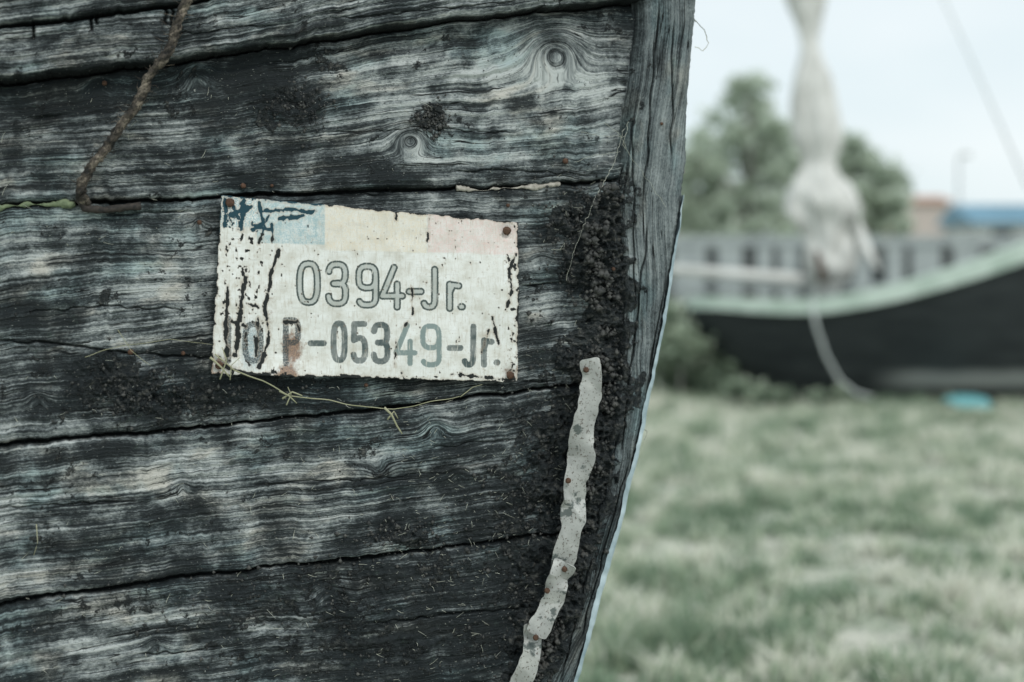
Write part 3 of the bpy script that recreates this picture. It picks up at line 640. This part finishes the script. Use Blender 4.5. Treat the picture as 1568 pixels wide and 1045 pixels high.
mb.obj('mast_and_spar',simple('painted_spar',(.6,.6,.57),(.8,.8,.77),5,.6),fb,True)
mb=MB()
mb.tube([B(1290,310,10),B(1312,350,9.95),B(1326,385,9.9),B(1345,412,9.8)],[.04,.05,.05,.02],8,0,.2)
mb.tube([B(1225,285,10),B(1210,320,9.95),B(1226,350,9.9)],[.04,.06,.02],8,0,.2)
mb.tube([B(1295,285,9.9),B(1312,320,9.9),B(1305,360,9.9)],[.03,.045,.015],8,0,.2)
mb.obj('canvas_bundle',canv,fb,True)
mb=MB();mb.tube([B(1250,385,9.6),B(1262,432,9.6)],[.02,.035],6);mb.obj('cleat',simple('dark_wood_cleat',(.08,.05,.04),(.14,.1,.08),20,.8),fb,True)
wr=simple('white_line',(.40,.44,.43),(.58,.62,.60),20,.8)
mb=MB();mb.tube([B(1243,462,9.3),B(1250,500,9.3),B(1265,545,9.3),B(1285,582,9.3),B(1310,602,9.3),B(1335,609,9.3)],.0125,8);mb.tube([B(1436,-20,10),B(1500,120,10),B(1575,290,10)],.006,6)
mb.obj('mooring_line',wr,fb,True)
mb=MB();pv=[B(1455,616,9.2),B(1480,609,9.25),B(1512,610,9.2),B(1520,624,9.1),B(1470,626,9.1)]
mb.add([*pv,*[p+np.array([0,.2,.0]) for p in pv],B(1485,605,9.3)],[(0,1,10),(1,2,10),(2,3,10),(0,1,2,3,4),(5,6,7,8,9),(0,4,9,5),(3,4,9,8)]);mb.obj('blue_tarp_scrap',simple('blue_plastic',(.12,.36,.38),(.22,.50,.52),10,.5))
# fence ----------------------------------------------------------------
fe=empty('wooden_fence');mb=MB();mp=MB();x=2.2;yf=30.
for i in range(60):
    wd=rng.uniform(.3,.7);mb.box((x,yf,.05),(x+wd,yf+.03,1.26))
    x+=wd+rng.uniform(.12,.34)
    if i%3==0: mp.box((x-.22,yf+.04,0),(x-.06,yf+.16,1.5))
mb.box((2.2,yf-.04,1.26),(32,yf-.003,1.46));mb.box((2.2,yf-.04,.35),(32,yf-.003,.45))
fm=simple('grey_boards',(.28,.31,.32),(.42,.46,.46),2,.9);mb.obj('boards',fm,fe);mp.obj('posts',simple('dark_post',(.06,.065,.065),(.11,.12,.12),3,.9),fe)
mb=MB();mb.box((2.2,30.5,0),(32,30.6,1.24));mb.obj('gap_shade_sheet',simple('painted_gap_shade',(.08,.095,.095),(.14,.155,.155),3,.9),fe)  # dark sheet added behind the boards, its colour standing for shade in the gaps
# buildings --------------------------------------------------------------
t=NT('brick_wall');oc=t.obco();bt=t.n('ShaderNodeTexBrick');t.put(bt.inputs['Vector'],oc);bt.inputs['Color1'].default_value=(.42,.22,.15,1);bt.inputs['Color2'].default_value=(.5,.27,.19,1);bt.inputs['Mortar'].default_value=(.5,.44,.40,1);bt.inputs['Scale'].default_value=3
brm=t.done(bt.outputs[0],.9)
rof=simple('roof_tiles',(.40,.24,.18),(.48,.31,.24),3,.9);blr=simple('blue_sheet_roof',(.10,.22,.30),(.15,.30,.40),1,.5);glass=simple('window_glass',(.02,.03,.035),(.06,.08,.09),1,.2);whi=simple('white_wall',(.5,.52,.5),(.62,.64,.62),1,.9)
def house(name,x0,x1,y,dp,zw,zr,wall,roof):
    e=empty(name);mb=MB();mb.box((x0,y,0),(x1,y+dp,zw));mb.obj('walls',wall,e)
    mb=MB();o=.3;ym=y+dp/2
    mb.add([(x0-o,y-o,zw+.003),(x1+o,y-o,zw+.003),(x1+o,y+dp+o,zw+.003),(x0-o,y+dp+o,zw+.003),(x0-o,ym,zr),(x1+o,ym,zr)],[(0,1,5,4),(2,3,4,5),(0,4,3),(1,2,5),(0,3,2,1)]);mb.obj('roof',roof,e)
    mb=MB();n=max(2,int((x1-x0)/1.6))
    for i in range(n):
        xc=x0+(i+.5)*(x1-x0)/n
        if i==n//2: mb.box((xc-.4,y-.03,0),(xc+.4,y-.004,2.0))
        else: mb.box((xc-.35,y-.03,1.0),(xc+.35,y-.004,2.0))
    mb.obj('windows_and_door',glass,e)
house('brick_house',21.6,24.6,80,5,4.1,4.6,brm,rof)
house('brick_house',1.5,7.2,60,6,3.9,4.9,brm,rof)
house('shed',16.4,23,50,4,2.2,2.95,whi,blr)
e=empty('street_lamp');mb=MB();mb.tube([B(1468,395,60)*np.array([1,1,0]),B(1468,240,60)],[.07,.05],8);mb.obj('pole',simple('grey_steel',(.4,.42,.43),(.5,.52,.53),3,.5),e);mb=MB();q=B(1468,240,60);mb.tube([q,q+np.array([.3,0,.1]),q+np.array([.5,0,.05])],[.05,.12,.08],8);mb.obj('lamp_head',whi,e)
dl=leafmat('distant_foliage',(.24,.30,.27),(.33,.39,.35),(.44,.48,.44));cl=[]
for i in range(110): 
    x=rng.uniform(5,75);cl.append((x,rng.uniform(125,140),rng.uniform(.5,2.6)+ (1.2 if x>60 else 0),rng.uniform(1.2,2.6)))
leaves('distant_tree_line',cl,16000,.4,dl,None,55)
# ================================================================ world, sun, camera
w=bpy.data.worlds.new('World');sc.world=w;w.use_nodes=True;nt=w.node_tree;bg=nt.nodes['Background'];bg.inputs[1].default_value=.105
sky=nt.nodes.new('ShaderNodeTexSky');sky.sky_type='NISHITA';sky.sun_disc=False;el=math.radians(48);az=math.radians(150)
sky.sun_elevation=el;sky.sun_rotation=az
tc=nt.nodes.new('ShaderNodeTexCoord');mp_=nt.nodes.new('ShaderNodeMapping');mp_.inputs['Scale'].default_value=(1,1,3.5);nt.links.new(tc.outputs['Generated'],mp_.inputs[0])
no=nt.nodes.new('ShaderNodeTexNoise');no.inputs['Scale'].default_value=2.2;no.inputs['Detail'].default_value=5;nt.links.new(mp_.outputs[0],no.inputs['Vector'])
cr_=nt.nodes.new('ShaderNodeValToRGB');cr_.color_ramp.elements[0].position=.35;cr_.color_ramp.elements[0].color=(7.4,8.6,9.0,1);cr_.color_ramp.elements[1].position=.65;cr_.color_ramp.elements[1].color=(9.0,9.7,9.9,1)
nt.links.new(no.outputs['Fac'],cr_.inputs[0])
mx=nt.nodes.new('ShaderNodeMix');mx.data_type='RGBA';mx.inputs[0].default_value=.9;nt.links.new(sky.outputs[0],mx.inputs[6]);nt.links.new(cr_.outputs[0],mx.inputs[7]);nt.links.new(mx.outputs[2],bg.inputs[0])
sl=bpy.data.lights.new('sun','SUN');sl.energy=1.5;sl.angle=math.radians(12);sl.color=(1,.97,.92);so=bpy.data.objects.new('sun',sl);sc.collection.objects.link(so)
sd=Vector((math.sin(az)*math.cos(el),math.cos(az)*math.cos(el),math.sin(el)));so.rotation_euler=sd.to_track_quat('Z','Y').to_euler()
cam=bpy.data.cameras.new('camera');co=bpy.data.objects.new('camera',cam);sc.collection.objects.link(co);co.location=(0,0,CH);co.rotation_euler=(math.radians(90),0,0)
cam.lens=50;cam.sensor_width=36;cam.clip_end=2000;cam.clip_start=.05
cam.shift_y=-(522.5-HZ)/1568
cam.dof.use_dof=True;cam.dof.focus_distance=1.345;cam.dof.aperture_fstop=3.0
sc.camera=co
sc.view_settings.view_transform='Standard'
try: sc.view_settings.look='None'
except Exception: pass
sc.view_settings.exposure=0
